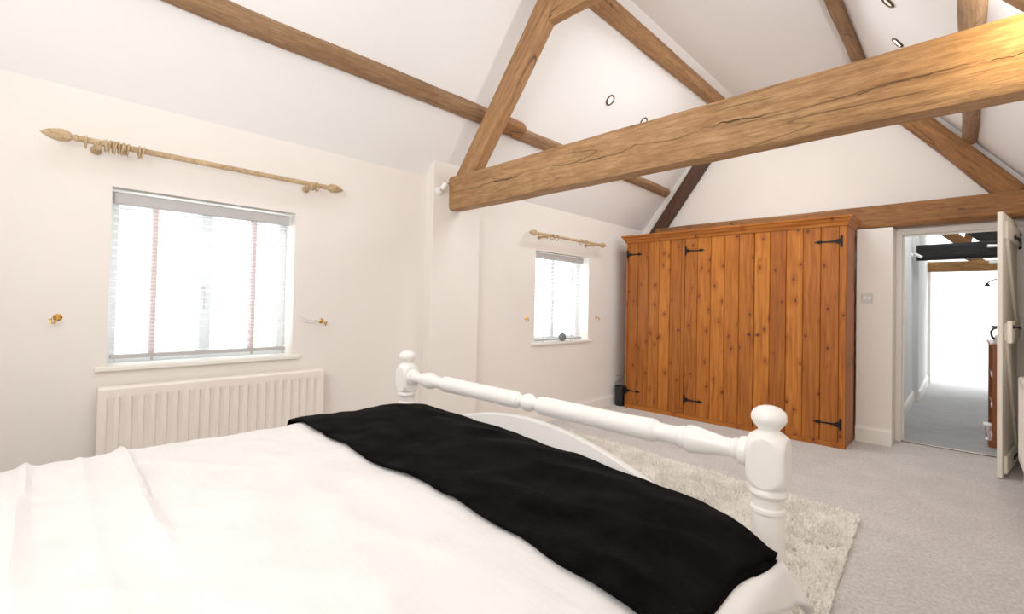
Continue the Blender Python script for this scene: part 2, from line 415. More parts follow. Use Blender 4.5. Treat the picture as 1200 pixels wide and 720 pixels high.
# skirting
def skirt(name, a, b, nrm, h=.125):
    m = MB(); t = .018
    x0, y0 = a; x1, y1 = b
    if nrm[0]:
        s = nrm[0]; poly = [(x0, 0), (x0+s*t, 0), (x0+s*t, h-.03), (x0+s*t*.45, h-.012), (x0+s*t*.45, h), (x0, h)]
        m.prism(poly, y0, y1, 'y')
    else:
        s = nrm[1]; poly = [(y0, 0), (y0+s*t, 0), (y0+s*t, h-.03), (y0+s*t*.45, h-.012), (y0+s*t*.45, h), (y0, h)]
        m.prism(poly, x0, x1, 'x')
    return struct(m.build(name, 'trim'))
skirt('baseboard_left', (LX, Y0), (LX, 2.13), (1, 0)); skirt('baseboard_left.001', (-2.95, 2.13), (-2.95, 2.62), (1, 0))
skirt('baseboard_left.002', (LX, 2.62), (LX, Y1), (1, 0))
skirt('baseboard_far', (-.709, 5.31), (-.448, 5.31), (0, -1), .15); skirt('baseboard_right', (RX, Y0), (RX, Y1), (-1, 0))
skirt('baseboard_near', (LX, Y0), (RX, Y0), (0, 1)); skirt('baseboard_far.001', (LX, Y1), (-.709, Y1), (0, -1))
# door frame
m = MB()
m.box((-.448, 5.575, 0), (-.405, 5.76, 1.91)); m.box((.315, 5.575, 0), (.37, 5.76, 1.91)); m.box((-.448, 5.575, 1.91), (.37, 5.76, 1.962))
m.box((-.405, 5.63, 0), (-.39, 5.66, 1.91)); m.box((-.405, 5.63, 1.895), (.315, 5.66, 1.91))
struct(m.build('trim_3', 'trim', bevel=.003))
struct(MB().box((-.405, 5.585, -.002), (.315, 5.615, .006)).build('trim_4', 'bronze'))
k = MB().box((-.4055, 5.69, 1.02), (-.403, 5.72, 1.12)).build('strike_plate', 'iron')
tag(k, 'small black keep plate on left side of white door frame', 'strike plate')

# ------------------------------------------------------------------ windows with blinds
def window(name, y0, y1, z0, z1, sill_over):
    w = thing(name, None, None, (LX, (y0+y1)/2, z0), kind='structure')
    X = LX-.15
    m = MB(); t = .045
    m.box((X-.05, y0, z0), (X, y0+t, z1)); m.box((X-.05, y1-t, z0), (X, y1, z1))
    m.box((X-.05, y0+t, z0), (X, y1-t, z0+t)); m.box((X-.05, y0+t, z1-t), (X, y1-t, z1))
    ym = (y0+y1)/2
    m.box((X-.05, ym-.03, z0+t), (X, ym+.03, z1-t))
    m.build('window_frame', 'upvc', w, bevel=.004)
    for a, b in ((y0+t, ym-.03), (ym+.03, y1-t)):
        MB().box((X-.03, a, z0+t), (X-.022, b, z1-t)).build('pane', 'glass', w)
    h = MB(); zc = z0+(z1-z0)*.43
    h.box((X, ym+.035-.06, zc-.05), (X+.012, ym+.055-.06, zc+.03)); h.tube([(X+.02, ym-.016, zc), (X+.03, ym-.016, zc-.03), (X+.03, ym-.016, zc-.1)], .007)
    h.build('window_handle', 'greyplastic', w)
    s = MB(); s.box((LX-.15, y0, z0-.022), (LX, y1, z0+.002)); s.box((LX-.001, y0-sill_over, z0-.022), (LX+.022, y1+sill_over, z0+.002))
    s.build('window_sill', 'trim', w, bevel=.005)
    return w
window('window_1', *W1, .045); window('window_2', *W2, .045)

def blind(label, y0, y1, zt, zb, ang, tapes, wt):
    X = LX-.062
    t = thing('venetian_blind', label, 'blind', (X, (y0+y1)/2, zt))
    MB().box((X-.03, y0, zt-.058), (X+.028, y1, zt)).build('head_rail', 'valance', t, bevel=.004)
    m = MB(); z = zt-.075; hw = .0235
    while z > zb+.03:
        pr = []
        for q in range(5):
            u = -hw+2*hw*q/4; c = .003*(1-(u/hw)**2)
            pr.append((X+u*cos(ang)-c*sin(ang), z+u*sin(ang)+c*cos(ang)))
        m.prism(pr+[(a+.0018*sin(ang)*-1, b-.0022) for a, b in reversed(pr)], y0+.004, y1-.004, 'y')
        z -= .041
    o = m.build('slats', 'slats', t)
    MB().box((X-.022, y0+.004, zb), (X+.022, y1-.004, zb+.02)).build('bottom_rail', 'valance', t, bevel=.004)
    for y in tapes:
        mm = MB(); mm.box((X+.0255, y-wt, zb+.018), (X+.0265, y+wt, zt-.058)); mm.box((X-.0265, y-wt, zb+.018), (X-.0255, y+wt, zt-.058))
        mm.build('ladder_tape', 'tape', t)
        b = MB(); b.lathe([(.0, -.02), (.006, -.018), (.006, -.002), (.002, 0)], (X+.022, y, zb+.004), n=10); b.build('cord_tassel', 'valance', t)
    for y in (y0+.10, y0+.115):
        pass
    return t
b1 = blind('wide white venetian blind with pinkish tapes in the left window above the radiator', W1[0]+.012, W1[1]-.022, W1[3]-.02, .875, .12, (.435, .918), .011)
b2 = blind('small white venetian blind in the far window near the wardrobe', W2[0]+.03, W2[1]-.06, W2[3]-.012, W2[2]+.012, .12, (3.635, 4.112), .007)
# pull cords of the two blinds, looped to the tieback hook on the left window
m = MB()
for dz in (0, .022):
    pts = []
    for q in range(13):
        f = q/12; pts.append((LX-.06+.075*min(1, f*2.2), 1.118+f*.195, 1.14-dz*.4-.07*sin(f*pi/2)-.022*sin(f*pi)*(1+dz*20)))
    m.tube(pts, .0013, 5)
m.build('pull_cord', 'valance', b1)
# dark bowl on the sill of the far window
m = MB()
m.lathe([(.012, 0), (.02, .004), (.036, .02), (.042, .042), (.038, .066), (.026, .080), (.017, .084), (.019, .092), (.015, .092), (.013, .083)], (LX-.012, 3.925, W2[2]+.002), n=24)
o = m.build('vase', 'ceramic', smooth=True, loc=(LX-.012, 3.925, W2[2]+.002)); tag(o, 'small round dark grey vase on the far window sill', 'vase')

# ------------------------------------------------------------------ radiators
def radiator(label, xw, s, y0, y1, z0, z1, nrib):
    # stands off wall face xw, front faces +s
    t = thing('radiator', label, 'radiator', (xw, (y0+y1)/2, z0))
    xb, xf = xw+s*.04, xw+s*.095
    # pressed front panel: grid with vertical flutes
    pitch = (y1-y0-.05)/nrib
    ys = [y0, y0+.004]; dp = [.012, 0]
    for k in range(nrib):
        c = y0+.025+pitch*(k+.5)
        ys += [c-pitch*.36, c-pitch*.24, c+pitch*.24, c+pitch*.36]; dp += [0, .011, .011, 0]
    ys += [y1-.004, y1]; dp += [0, .012]
    zs = [z0, z0+.012, z0+.05, z0+.075, z1-.075, z1-.05, z1-.012, z1]
    zf = [0, 0, 0, 1, 1, 0, 0, 0]; ze = [.012, 0, 0, 0, 0, 0, 0, .012]
    m = MB(); n = len(ys); vs = []; fs = []
    for j, z in enumerate(zs):
        for i, y in enumerate(ys):
            edge = i in (0, n-1)
            d = max(dp[i] if edge else dp[i]*zf[j], ze[j])
            vs.append((xf-s*d, y, z))
    for j in range(len(zs)-1):
        for i in range(n-1): fs.append((j*n+i, j*n+i+1, (j+1)*n+i+1, (j+1)*n+i))
    m.add(vs, fs)
    p = m.build('front_panel', 'radiator', t, smooth=True, fix=False)
    sol = p.modifiers.new('thick', 'SOLIDIFY'); sol.thickness = .006; sol.offset = 0
    MB().box((min(xb, xb+s*.014), y0+.006, z0+.01), (max(xb, xb+s*.014), y1-.006, z1-.01)).build('back_panel', 'radiator', t, bevel=.004)
    g = MB()
    g.box((min(xb, xf-s*.004), y0+.004, z1-.012), (max(xb, xf-s*.004), y1-.004, z1-.002))
    k = y0+.03
    g.build('top_grille', 'radiator', t, bevel=.003)
    for y in (y0, y1):
        ss = 1 if y == y0 else -1
        MB().box((min(xb, xf-s*.008), min(y, y+ss*.008), z0+.01), (max(xb, xf-s*.008), max(y, y+ss*.008), z1-.006)).build('side_panel', 'radiator', t, bevel=.003)
    v = MB(); yv = y1+.03
    v.tube([(xw+s*.06, y1-.002, z0+.04), (xw+s*.06, yv, z0+.04), (xw+s*.06, yv, -.0)], .009, 10)
    v.lathe([(.016, 0), (.02, .01), (.018, .06), (.01, .066)], (xw+s*.06, yv, z0+.04), n=14)
    v.build('valve', 'plastic', t, smooth=True)
    for y in (y0+.15, y1-.15): MB().box((min(xw, xb), y-.015, z0+.1), (max(xw, xb), y+.015, z1-.1)).build('wall_bracket', 'radiator', t)
    return t
radiator('long cream panel radiator under the left window', LX, 1, .215, 1.31, .16, .752, 22)
radiator('white panel radiator at right edge beside the open door', RX, -1, 3.55, 4.86, .17, .756, 26)

# ------------------------------------------------------------------ roof timbers
def timber(name, label, p0, p1, w, h, mat, up=(0,0,1), rough=.006, power=6, cat='beam', seed=0, chamfer=None, n=24, wob=.0):
    p0 = Vector(p0); p1 = Vector(p1); L = (p1-p0).length
    d = (p1-p0).normalized(); side = Vector(up).cross(d).normalized(); u = d.cross(side).normalized()
    seg = max(8, int(L/.07)); vs = []; fs = []
    for i in range(seg+1):
        x = L*i/seg
        for k in range(n):
            a = 2*pi*k/n+pi/n
            c, s_ = cos(a), sin(a)
            r = 1/((abs(c)**power+abs(s_)**power)**(1/power))
            y, z = r*c*w/2, r*s_*h/2
            q = Vector((x*1.3+seed*13, y*6, z*6+seed*7))
            dd = noise.noise(q)*rough + noise.noise(q*3.1)*rough*.4
            ll = math.hypot(y, z)
            y, z = y*(1+dd/ll), z*(1+dd/ll)
            y += wob*noise.noise(Vector((x*.6, seed*3.3, 1.7))); z += wob*noise.noise(Vector((x*.6, seed*5.1, 9.7)))
            vs.append((x, y, z))
    for i in range(seg):
        for k in range(n):
            k2 = (k+1) % n; fs.append((i*n+k, i*n+k2, (i+1)*n+k2, (i+1)*n+k))
    fs.append(tuple(range(n-1, -1, -1))); fs.append(tuple(seg*n+k for k in range(n)))
    me = bpy.data.meshes.new(name); me.from_pydata(vs, [], fs); me.materials.append(M[mat])
    bm = bmesh.new(); bm.from_mesh(me); bmesh.ops.recalc_face_normals(bm, faces=bm.faces); bm.to_mesh(me); bm.free()
    me.polygons.foreach_set('use_smooth', [True]*len(me.polygons))
    me.set_sharp_from_angle(angle=math.radians(40))
    o = bpy.data.objects.new(name, me); C.objects.link(o)
    o.matrix_world = Matrix(((d.x, side.x, u.x, p0.x), (d.y, side.y, u.y, p0.y), (d.z, side.z, u.z, p0.z), (0, 0, 0, 1)))
    return tag(o, label, cat)
YT = 2.28                       # front face of the truss
timber('tie_beam', 'massive horizontal oak tie beam crossing the room with long drying cracks', (-2.955, YT+.065, 2.068), (RX+.1, YT+.065, 2.082), .13, .265, 'oakbeam', power=9, seed=1, rough=.007, n=40)
nx, nz = .781, -.625
timber('principal_rafter', 'sloping oak rafter rising from left end of the tie beam', (-2.99+nx*.088, YT+.066, 2.09+nz*.088), (-1.60+nx*.088, YT+.066, 3.828+nz*.088), .11, .176, 'oak', up=(0,-1,0) if False else (nx,0,nz), power=8, seed=2, cat='rafter')
timber('principal_rafter', 'sloping oak rafter of which only a corner shows at top right', (.51-nx*.088, YT+.066, 2.09+nz*.088), (-.88-nx*.088, YT+.066, 3.828+nz*.088), .11, .176, 'oak', up=(nx,0,-nz), power=8, seed=3, cat='rafter')
timber('collar_beam', 'oak collar joining the left sloping rafter at top of photo', (-2.02, YT+.075, 3.165), (-.58, YT+.075, 3.165), .09, .17, 'oak', power=8, seed=4)
def purlin(label, x, z, y0, y1, d, mat, seed, power=3.2, slope=1):
    return timber('purlin', label, (x, y0, z), (x, y1, z), d, d, mat, up=(-slope*.62, 0, .78), power=power, seed=seed, cat='purlin', rough=.008, wob=.012)
purlin('long oak purlin on left ceiling slope running up to near rafter', -2.685, 2.655, Y0, 2.43, .118, 'oakthin', 5)
purlin('thinner oak purlin on left slope between tie beam and dark far rafter', -2.70, 2.645, 2.75, 5.52, .108, 'oakthin', 6)
timber('timber_block', 'short oak splice block on left purlin just behind sloping rafter', (-2.675, 2.40, 2.662), (-2.675, 2.80, 2.652), .13, .13, 'oakbrown', up=(-.62,0,.78), power=5, seed=7, cat='beam')
purlin('upper oak purlin at left edge of flat ridge ceiling', -1.985, 3.51, Y0, 5.5, .135, 'oak', 8, slope=0)
purlin('upper oak purlin on right of flat ridge ceiling', -.725, 3.59, Y0, 5.5, .10, 'oakthin', 9, slope=0)
purlin('rough oak purlin on right slope ending on brown gable rafter', .045, 2.685, Y0, 5.50, .105, 'oakthin', 10, power=5, slope=-1)
# gable truss against the far wall
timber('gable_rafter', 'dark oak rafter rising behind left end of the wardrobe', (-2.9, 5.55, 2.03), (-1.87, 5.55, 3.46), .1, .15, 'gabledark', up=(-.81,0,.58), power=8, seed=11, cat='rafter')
timber('gable_rafter', 'brown oak rafter sloping down to wall beam above the doorway', (.30, 5.54, 2.17), (-.72, 5.54, 3.437), .12, .165, 'oakbrown', up=(.78,0,.63), power=8, seed=12, cat='rafter', rough=.01)
timber('wall_plate', 'horizontal brown oak beam over the doorway right of wardrobe', (LX+.3, 5.46, 2.068), (RX+.04, 5.46, 2.072), .2, .205, 'oakbrown', power=9, seed=13, rough=.009)

# ------------------------------------------------------------------ wardrobe
FY = 4.87
wd = thing('wardrobe', 'wide knotty pine wardrobe with plank doors and black iron hinges', 'wardrobe', (-1.79, FY, 0))
def planks(name, parent, x0, x1, z0, z1, n, yf, th, mat='pine'):
    # upright boards with V grooves between, a 'tone' attribute for each board
    w = (x1-x0)/n; g = .0055; vs = []; fs = []; tones = []
    for k in range(n):
        a, b = x0+k*w, x0+(k+1)*w
        sec = [(a, yf+.010), (a+g, yf), (b-g, yf), (b, yf+.010), (b, yf+th), (a, yf+th)]
        o = len(vs)
        vs += [(x, y, z0) for x, y in sec]+[(x, y, z1) for x, y in sec]
        fs += [tuple(o+i for i in f) for f in [(5,4,3,2,1,0), (6,7,8,9,10,11)]+[(q, (q+1) % 6, 6+(q+1) % 6, 6+q) for q in range(6)]]
        tn = random.random(); tones += [tn]*12
    return board_mesh(name, parent, vs, fs, tones, mat)
def board_mesh(name, parent, vs, fs, tones, mat='pine', bevel=0):
    m = MB(); m.v = vs; m.f = fs
    o = m.build(name, mat, parent, bevel=bevel)
    at = o.data.attributes.new('tone', 'FLOAT', 'POINT')
    at.data.foreach_set('value', tones)
    return o
def pbox(name, parent, boxes, bevel=.002, mat='pine'):
    m = MB(); tones = []
    for lo, hi in boxes:
        m.box(lo, hi); tones += [random.random()*.7+.2]*8
    return board_mesh(name, parent, m.v, m.f, tones, mat, bevel=bevel)
XL, XR, WT = -2.858, -.722, 1.955
pbox('side_panel', wd, [((XL, FY+.005, 0), (XL+.02, 5.30, WT))])
pbox('side_panel', wd, [((XR-.02, FY+.005, 0), (XR, 5.30, WT))])
pbox('top_panel', wd, [((XL+.02, FY+.02, WT-.02), (XR-.02, 5.30, WT))])
pbox('back_panel', wd, [((XL+.02, 5.285, .05), (XR-.02, 5.30, WT-.02))])
pbox('plinth', wd, [((XL, FY, 0), (XR, FY+.02, .045))], mat='pineh')
pbox('face_frame', wd, [((XL, FY, .045), (XL+.022, FY+.022, WT)), ((-2.184, FY, .045), (-2.152, FY+.022, WT)), ((XR-.048, FY, .045), (XR, FY+.022, WT)), ((XL+.022, FY, WT-.018), (XR-.048, FY+.022, WT))])
pbox('inner_floor', wd, [((XL+.02, FY+.03, .045), (XR-.02, 5.285, .06))])
# cornice: moulded section swept round the front and both ends
sec = [(0, WT-.022), (.010, WT-.018), (.014, WT+.004), (.030, WT+.022), (.036, WT+.04), (.05, WT+.05), (.05, WT+.066), (0, WT+.066)]
vs = []; fs = []; n = len(sec)
for (px, py, dx, dy) in [(XL, 5.30, -1, 0), (XL, FY, -1, -1), (XR, FY, 1, -1), (XR, 5.30, 1, 0)]:
    for o_, z in sec: vs.append((px+dx*o_, py+dy*o_, z))
for i in range(3):
    for q in range(n): fs.append((i*n+q, i*n+(q+1) % n, (i+1)*n+(q+1) % n, (i+1)*n+q))
fs += [tuple(range(n)), tuple(3*n+q for q in reversed(range(n)))]
vs += [(XL, FY, WT+.064), (XR, FY, WT+.064), (XR, 5.3, WT+.064), (XL, 5.3, WT+.064)]; fs.append((4*n, 4*n+1, 4*n+2, 4*n+3))
board_mesh('cornice', wd, vs, fs, [.45]*len(vs), 'pineh')
def tee_hinge(parent, x, z, s, y, L=.2):
    # black iron strap hinge, strap points along s*x
    m = MB()
    m.box((x-.009, y-.006, z-.045), (x+.009, y, z+.045))
    m.tube([(x, y-.007, z-.03), (x, y-.007, z+.03)], .006, 8)
    for dz, w in ((.03, .014), (-.03, .014), (.047, .012), (-.047, .012)):
        m.prism([(x-.012, z+dz-.006), (x+.012, z+dz-.006), (x, z+dz+.012*(1 if dz > 0 else -1)+.0)], y-.005, y, 'y')
    P = [(.008, .022), (.03, .02), (.05, .009), (L*.68, .006), (L*.74, .014), (L*.82, .015), (L*.9, .007), (L, .001)]
    poly = [(x+s*a, z+b) for a, b in P]+[(x+s*a, z-b) for a, b in reversed(P)]
    m.prism(poly, y-.005, y, 'y')
    for a in (.03, L*.5, L*.78): m.lathe([(.0045, -.004), (.003, -.0065), (0, -.0075)], (x+s*a, y-.003, z), 'y', 8)
    return m.build('hinge', 'iron', parent)
def knob(parent, x, z, y):
    m = MB(); m.lathe([(.007, 0), (.007, -.012), (.012, -.018), (.016, -.026), (.014, -.034), (.006, -.038)], (x, y, z), 'y', 16)
    return m.build('knob', 'knobwood', parent, smooth=True)
for x0, x1, hx, s, kx, nm in [(XL+.024, -2.186, XL+.014, 1, -2.204, 'l'), (-2.150, -1.4595, -2.14, 1, -1.492, 'm'), (-1.4555, XR-.05, XR-.034, -1, -1.415, 'r')]:
    d = planks('door', wd, x0, x1, .048, WT-.02, 5, FY, .022)
    L = .19 if nm == 'l' else .205
    for z in (.205, 1.80): tee_hinge(d, hx, z, s, FY, L)
    knob(d, kx, .945, FY)

# ------------------------------------------------------------------ bed
BY = 1.45
bed = thing('bed', 'white painted double bed with turned posts and rail at its foot', 'bed', (-1.302, .4, 0))
def post(cx, cy):
    m = MB(); n = 96
    P = [(.0, .926), (.014, .9255), (.028, .921), (.040, .911), (.0455, .899), (.0455, .888), (.040, .876), (.032, .867), (.028, .862), (.027, .858),
         (.029, .855), (.036, .851), (.044, .845), (.0495, .840), (.0525, .836), (.0555, .831), (.058, .826), (.0605, .820), (.0625, .813), (.064, .805), (.0655, .797), (.0655, .745), (.064, .737), (.0625, .730), (.0605, .723), (.058, .717), (.055, .711), (.052, .707), (.0495, .704), (.046, .701),
         (.046, .697), (.049, .692), (.050, .685), (.047, .678), (.0415, .672), (.040, .665), (.040, .648), (.044, .644), (.0455, .638), (.044, .632), (.040, .628),
         (.040, .600), (.042, .56), (.045, .50), (.046, .46), (.042, .455), (.050, .447), (.068, .43), (.068, .17), (.05, .15), (.04, .145), (.046, .13), (.044, .08), (.034, .02), (.034, 0)]
    m.lathe(list(reversed(P)), (cx, cy, 0), 'z', n, square=(.0495, .0635))
    return m.build('post', 'bedpaint', bed, smooth=True)
post(-.391, BY); post(-2.213, BY)
half = [(.0375, 0), (.036, .012), (.030, .026), (.021, .036), (.0195, .042), (.022, .050), (.031, .058), (.036, .070), (.0365, .12), (.0355, .35), (.037, .52), (.039, .575), (.0385, .582), (.033, .590), (.0295, .600), (.029, .64), (.0305, .672),
        (.0345, .676), (.036, .684), (.034, .690), (.033, .692), (.041, .700), (.043, .712), (.042, .725), (.036, .760), (.029, .80), (.0265, .825), (.027, .838), (.031, .842), (.032, .848), (.029, .854), (.033, .857), (.040, .862), (.042, .872), (.041, .882), (.036, .888), (.030, .890)]
pr = [(r*1.0, -h*.973) for r, h in reversed(half)]+[(r, h*.973) for r, h in half[1:]]
MB().lathe(pr, (-1.302, BY, .785), 'x', 32).build('foot_rail', 'bedpaint', bed, smooth=True)
# arched foot panel
pts = []
for q in range(41):
    x = -1.302-.87+1.74*q/40; dx = abs(x+1.302)
    pts.append((x, .722-.36*dx**2 if dx < .55 else .722-.36*.3025-.396*(dx-.55)*1.0+.12*(dx-.55)**2))
MB().prism([(-1.302-.87, .22), *pts, (-1.302+.87, .22)], BY-.014, BY+.014, 'y').build('foot_panel', 'bedpaint', bed, bevel=.006)
MB().box((-.418, -.62, .2), (-.388, BY-.03, .36)).build('side_rail', 'bedpaint', bed, bevel=.006)
MB().box((-2.216, -.62, .2), (-2.186, BY-.03, .36)).build('side_rail', 'bedpaint', bed, bevel=.006)
m = MB()
for q in range(14): m.box((-2.186, -.55+q*.143, .27), (-.418, -.48+q*.143, .29))
m.build('slat_base', 'bookcase', bed)
hb = [(-2.213, .2)]+[(-2.213+1.822*q/20, .95+.15*sin(pi*q/20)) for q in range(21)]+[(-.391, .2)]
MB().prism(hb, -.68, -.65, 'y').build('headboard', 'bedpaint', bed, bevel=.006)
for x in (-2.213, -.391): MB().box((x-.04, -.70, 0), (x+.04, -.62, 1.0)).build('head_post', 'bedpaint', bed, bevel=.01)
mt = MB().box((-2.18, -.60, .29), (-.425, 1.34, .565)).build('mattress', 'cotton', bevel=.05, seg=4); tag(mt, 'white mattress under the duvet on the bed', 'mattress')

SL, SR, TF0 = -2.15, -.315, 1.375
def welt(t, c, w, h): return h*math.exp(-((t-c)/w)**2)
def smooth(e0, e1, x):
    x = min(1, max(0, (x-e0)/(e1-e0))); return x*x*(3-2*x)
def top_z(s, t):
    z = .662
    z += .014*noise.noise(Vector((s*1.4, t*1.6, 3.1))) + .006*noise.noise(Vector((s*4.1+3, t*4.3, 8.2)))
    # long soft folds running slantwise
    a = noise.noise(Vector((s*1.2+t*2.2, (s-t)*5.5, 1.3))); z += .006*(1-abs(a)*2.2)*smooth(1.0, .3, t)
    b = noise.noise(Vector((s*2.6-t*1.1, t*11+s*2.0, 5.3))); z += .0035*b
    q = noise.noise(Vector((s*3.1+t*1.0, t*5.2-s*.8, 11.3))); z += .005*(1-abs(q)*3)
    q = noise.noise(Vector((s*7.0-t*3.0, t*6.5+s*2.0, 17.9))); z += .0028*(1-abs(q)*3)
    # pintuck bands near the head end
    fade = smooth(-1.0, -1.7, s)
    w = .012*noise.noise(Vector((s*2, 4.4, 0)))
    z += fade*(welt(t, .215+w, .012, .016)+welt(t, -.02+w, .014, .018)) + smooth(-.5, -1.6, s)*welt(t, .105+w, .012, .007)
    band = smooth(-.04, .02, t)*smooth(.22, .17, t)*fade
    z += band*.005*noise.noise(Vector((s*22, t*4, 2.0)))
    # gentle fall towards the sides
    for d in (s-SL, SR-s): z -= .03*max(0, 1-d/.2)**2
    return z
def edge_low(s): return .80+.018*sin(s*2.3+1.0)+.012*noise.noise(Vector((s*5, 1, 1)))-.06*smooth(-.9, -.35, s)
def edge_back(s): return 1.395+.012*noise.noise(Vector((s*4, 7, 1)))+(.01 if s < -1.6 else 0)-.06*smooth(-1.5, -.7, s)-.115*smooth(-.8, -.28, s)
def drape(s, t, off=0):
    TF = min(TF0, edge_back(min(max(s, SL), SR))-.022)
    x = min(max(s, SL), SR); y = min(t, TF)
    dx, dy = s-x, t-y; d = math.hypot(dx, dy)
    z = top_z(x, y)+off
    z -= .012*max(0, 1-(TF-y)/.14)**2
    if d > 1e-6:
        ux, uy = dx/d, dy/d
        right = smooth(-1.0, -.4, x)
        R = .05 if dx else .022
        out = R*(1-math.exp(-d/R)) + (.28*max(0, d-.08) if right and dx > 0 else 0)
        if right > 0 and dx > 0 and dy > 0: out += .22*min(dx, dy)
        drop = d-.035*(1-math.exp(-d/.035))
        if dx and not dy: drop *= .95
        px = .012*noise.noise(Vector((s*9, t*9, 4.0)))*min(1, d/.1)
        x += ux*(out+px); y += uy*(out+px); z -= drop*.92
        if off: x += ux*off*.9; y += uy*off*.9
    return (x, y, z)
def cloth_mesh(name, srange, trange, ns, nt_, off, mat, label, cat, thick, tfun=None):
    vs = []; fs = []
    for j in range(nt_+1):
        for i in range(ns+1):
            s = srange[0]+(srange[1]-.072*(1-smooth(.80, .955, j/nt_))-srange[0])*i/ns
            if tfun: s, t = tfun(i/ns, j/nt_)
            else:
                sc_ = min(max(s, SL), SR)
                over = trange[1]+.02*smooth(SR-.12, SR+.1, s)
                t = trange[0]+(min(TF0, edge_back(sc_)-.022)+over-trange[0])*j/nt_
            o_ = off(s, t) if callable(off) else off
            vs.append(drape(s, t, o_))
    for j in range(nt_):
        for i in range(ns): fs.append((j*(ns+1)+i, j*(ns+1)+i+1, (j+1)*(ns+1)+i+1, (j+1)*(ns+1)+i))
    m = MB(); m.v = vs; m.f = fs
    o = m.build(name, mat, smooth=True, fix=False, loc=(-1.3, .4, .66))
    sm = o.modifiers.new('thick', 'SOLIDIFY'); sm.thickness = thick; sm.offset = -1
    tag(o, label, cat); return o
cloth_mesh('duvet', (SL-.26, SR+.125), (-.62, .085), 190, 170, 0, 'cotton', 'crumpled white cotton duvet spread over the bed', 'duvet', .02)
def build_throw():
    vs = []; fs = []
    def sheet(off0, u1, vlo, vhi, ns=130, nt_=56, ph=0):
        o0 = len(vs); ss = -2.33
        for j in range(nt_+1):
            for i in range(ns+1):
                u = i/ns; v = j/nt_
                s = ss+(u1-.032*(1-v)-ss)*u+.006*sin(v*8+ph)*smooth(.9, 1, u)
                a, b = edge_low(s)+vlo, edge_back(s)+vhi
                t = a+(b-a)*v
                off = off0+.005*noise.noise(Vector((s*6, t*7, 2+ph)))+.008*max(0, noise.noise(Vector((s*1.5+t*2.5, t*8-s*1.2, 6))))
                off = off*(1-.55*smooth(.96, 1, u))
                vs.append(drape(s, t, off))
        for j in range(nt_):
            for i in range(ns):
                fs.append((o0+j*(ns+1)+i, o0+j*(ns+1)+i+1, o0+(j+1)*(ns+1)+i+1, o0+(j+1)*(ns+1)+i))
    sheet(.019, -.315, 0, 0)
    sheet(.008, -.306, .03, -.028, ph=.4)
    m = MB(); m.v = vs; m.f = fs
    o = m.build('throw_blanket', 'velvet', smooth=True, fix=False, loc=(-1.3, 1.1, .68))
    sm = o.modifiers.new('thick', 'SOLIDIFY'); sm.thickness = .008; sm.offset = -1
    return tag(o, 'black plush throw blanket laid across foot of the bed', 'throw')
build_throw()

# ------------------------------------------------------------------ rug
rug = thing('rug', 'cream shaggy rug on carpet beyond foot of the bed', 'rug', (-1.5, 2.6, 0))
corners = [(-2.55, 1.75), (-.36, 1.75), (-.42, 3.30), (-2.6, 3.50)]
def rug_pt(u, v):
    a = Vector(corners[0]).lerp(Vector(corners[1]), u); b = Vector(corners[3]).lerp(Vector(corners[2]), u)
    return a.lerp(b, v)
def rug_h(x, y): return .016+.012*noise.noise(Vector((x*5, y*5, 1)))+.008*noise.noise(Vector((x*14, y*14, 3)))
MB().prism(corners, .001, .010, 'z').build('rug_backing', 'rug', rug)
rng = np.random.default_rng(3)
vs = []; fs = []
for k in range(70000):
    u, v = rng.random(), rng.random()
    p = rug_pt(u, v); x, y = p.x, p.y
    clump = noise.noise(Vector((x*9, y*9, 5))); ang = 6.3*noise.noise(Vector((x*4, y*4, 9)))+rng.normal(0, 1.1)
    L = max(.02, .030+.013*clump+.01*noise.noise(Vector((x*3.5, y*6, 2)))+rng.random()*.012); lean = .25+.45*rng.random()
    dx, dy = cos(ang), sin(ang); w = .0045+.003*rng.random()
    z0 = .008; hx = L*lean; hz = L*(1.15-lean*.55)
    o = len(vs)
    vs += [(x-dy*w, y+dx*w, z0), (x+dy*w, y-dx*w, z0), (x+dx*hx*.45+dy*w*.8, y+dy*hx*.45-dx*w*.8, z0+hz*.65), (x+dx*hx*.45-dy*w*.8, y+dy*hx*.45+dx*w*.8, z0+hz*.65), (x+dx*hx, y+dy*hx, z0+hz)]
    fs += [(o, o+1, o+2, o+3), (o+3, o+2, o+4)]
m = MB(); m.v = vs; m.f = fs
pile = m.build('pile', 'rug', rug, fix=False); pile['kind'] = 'stuff'

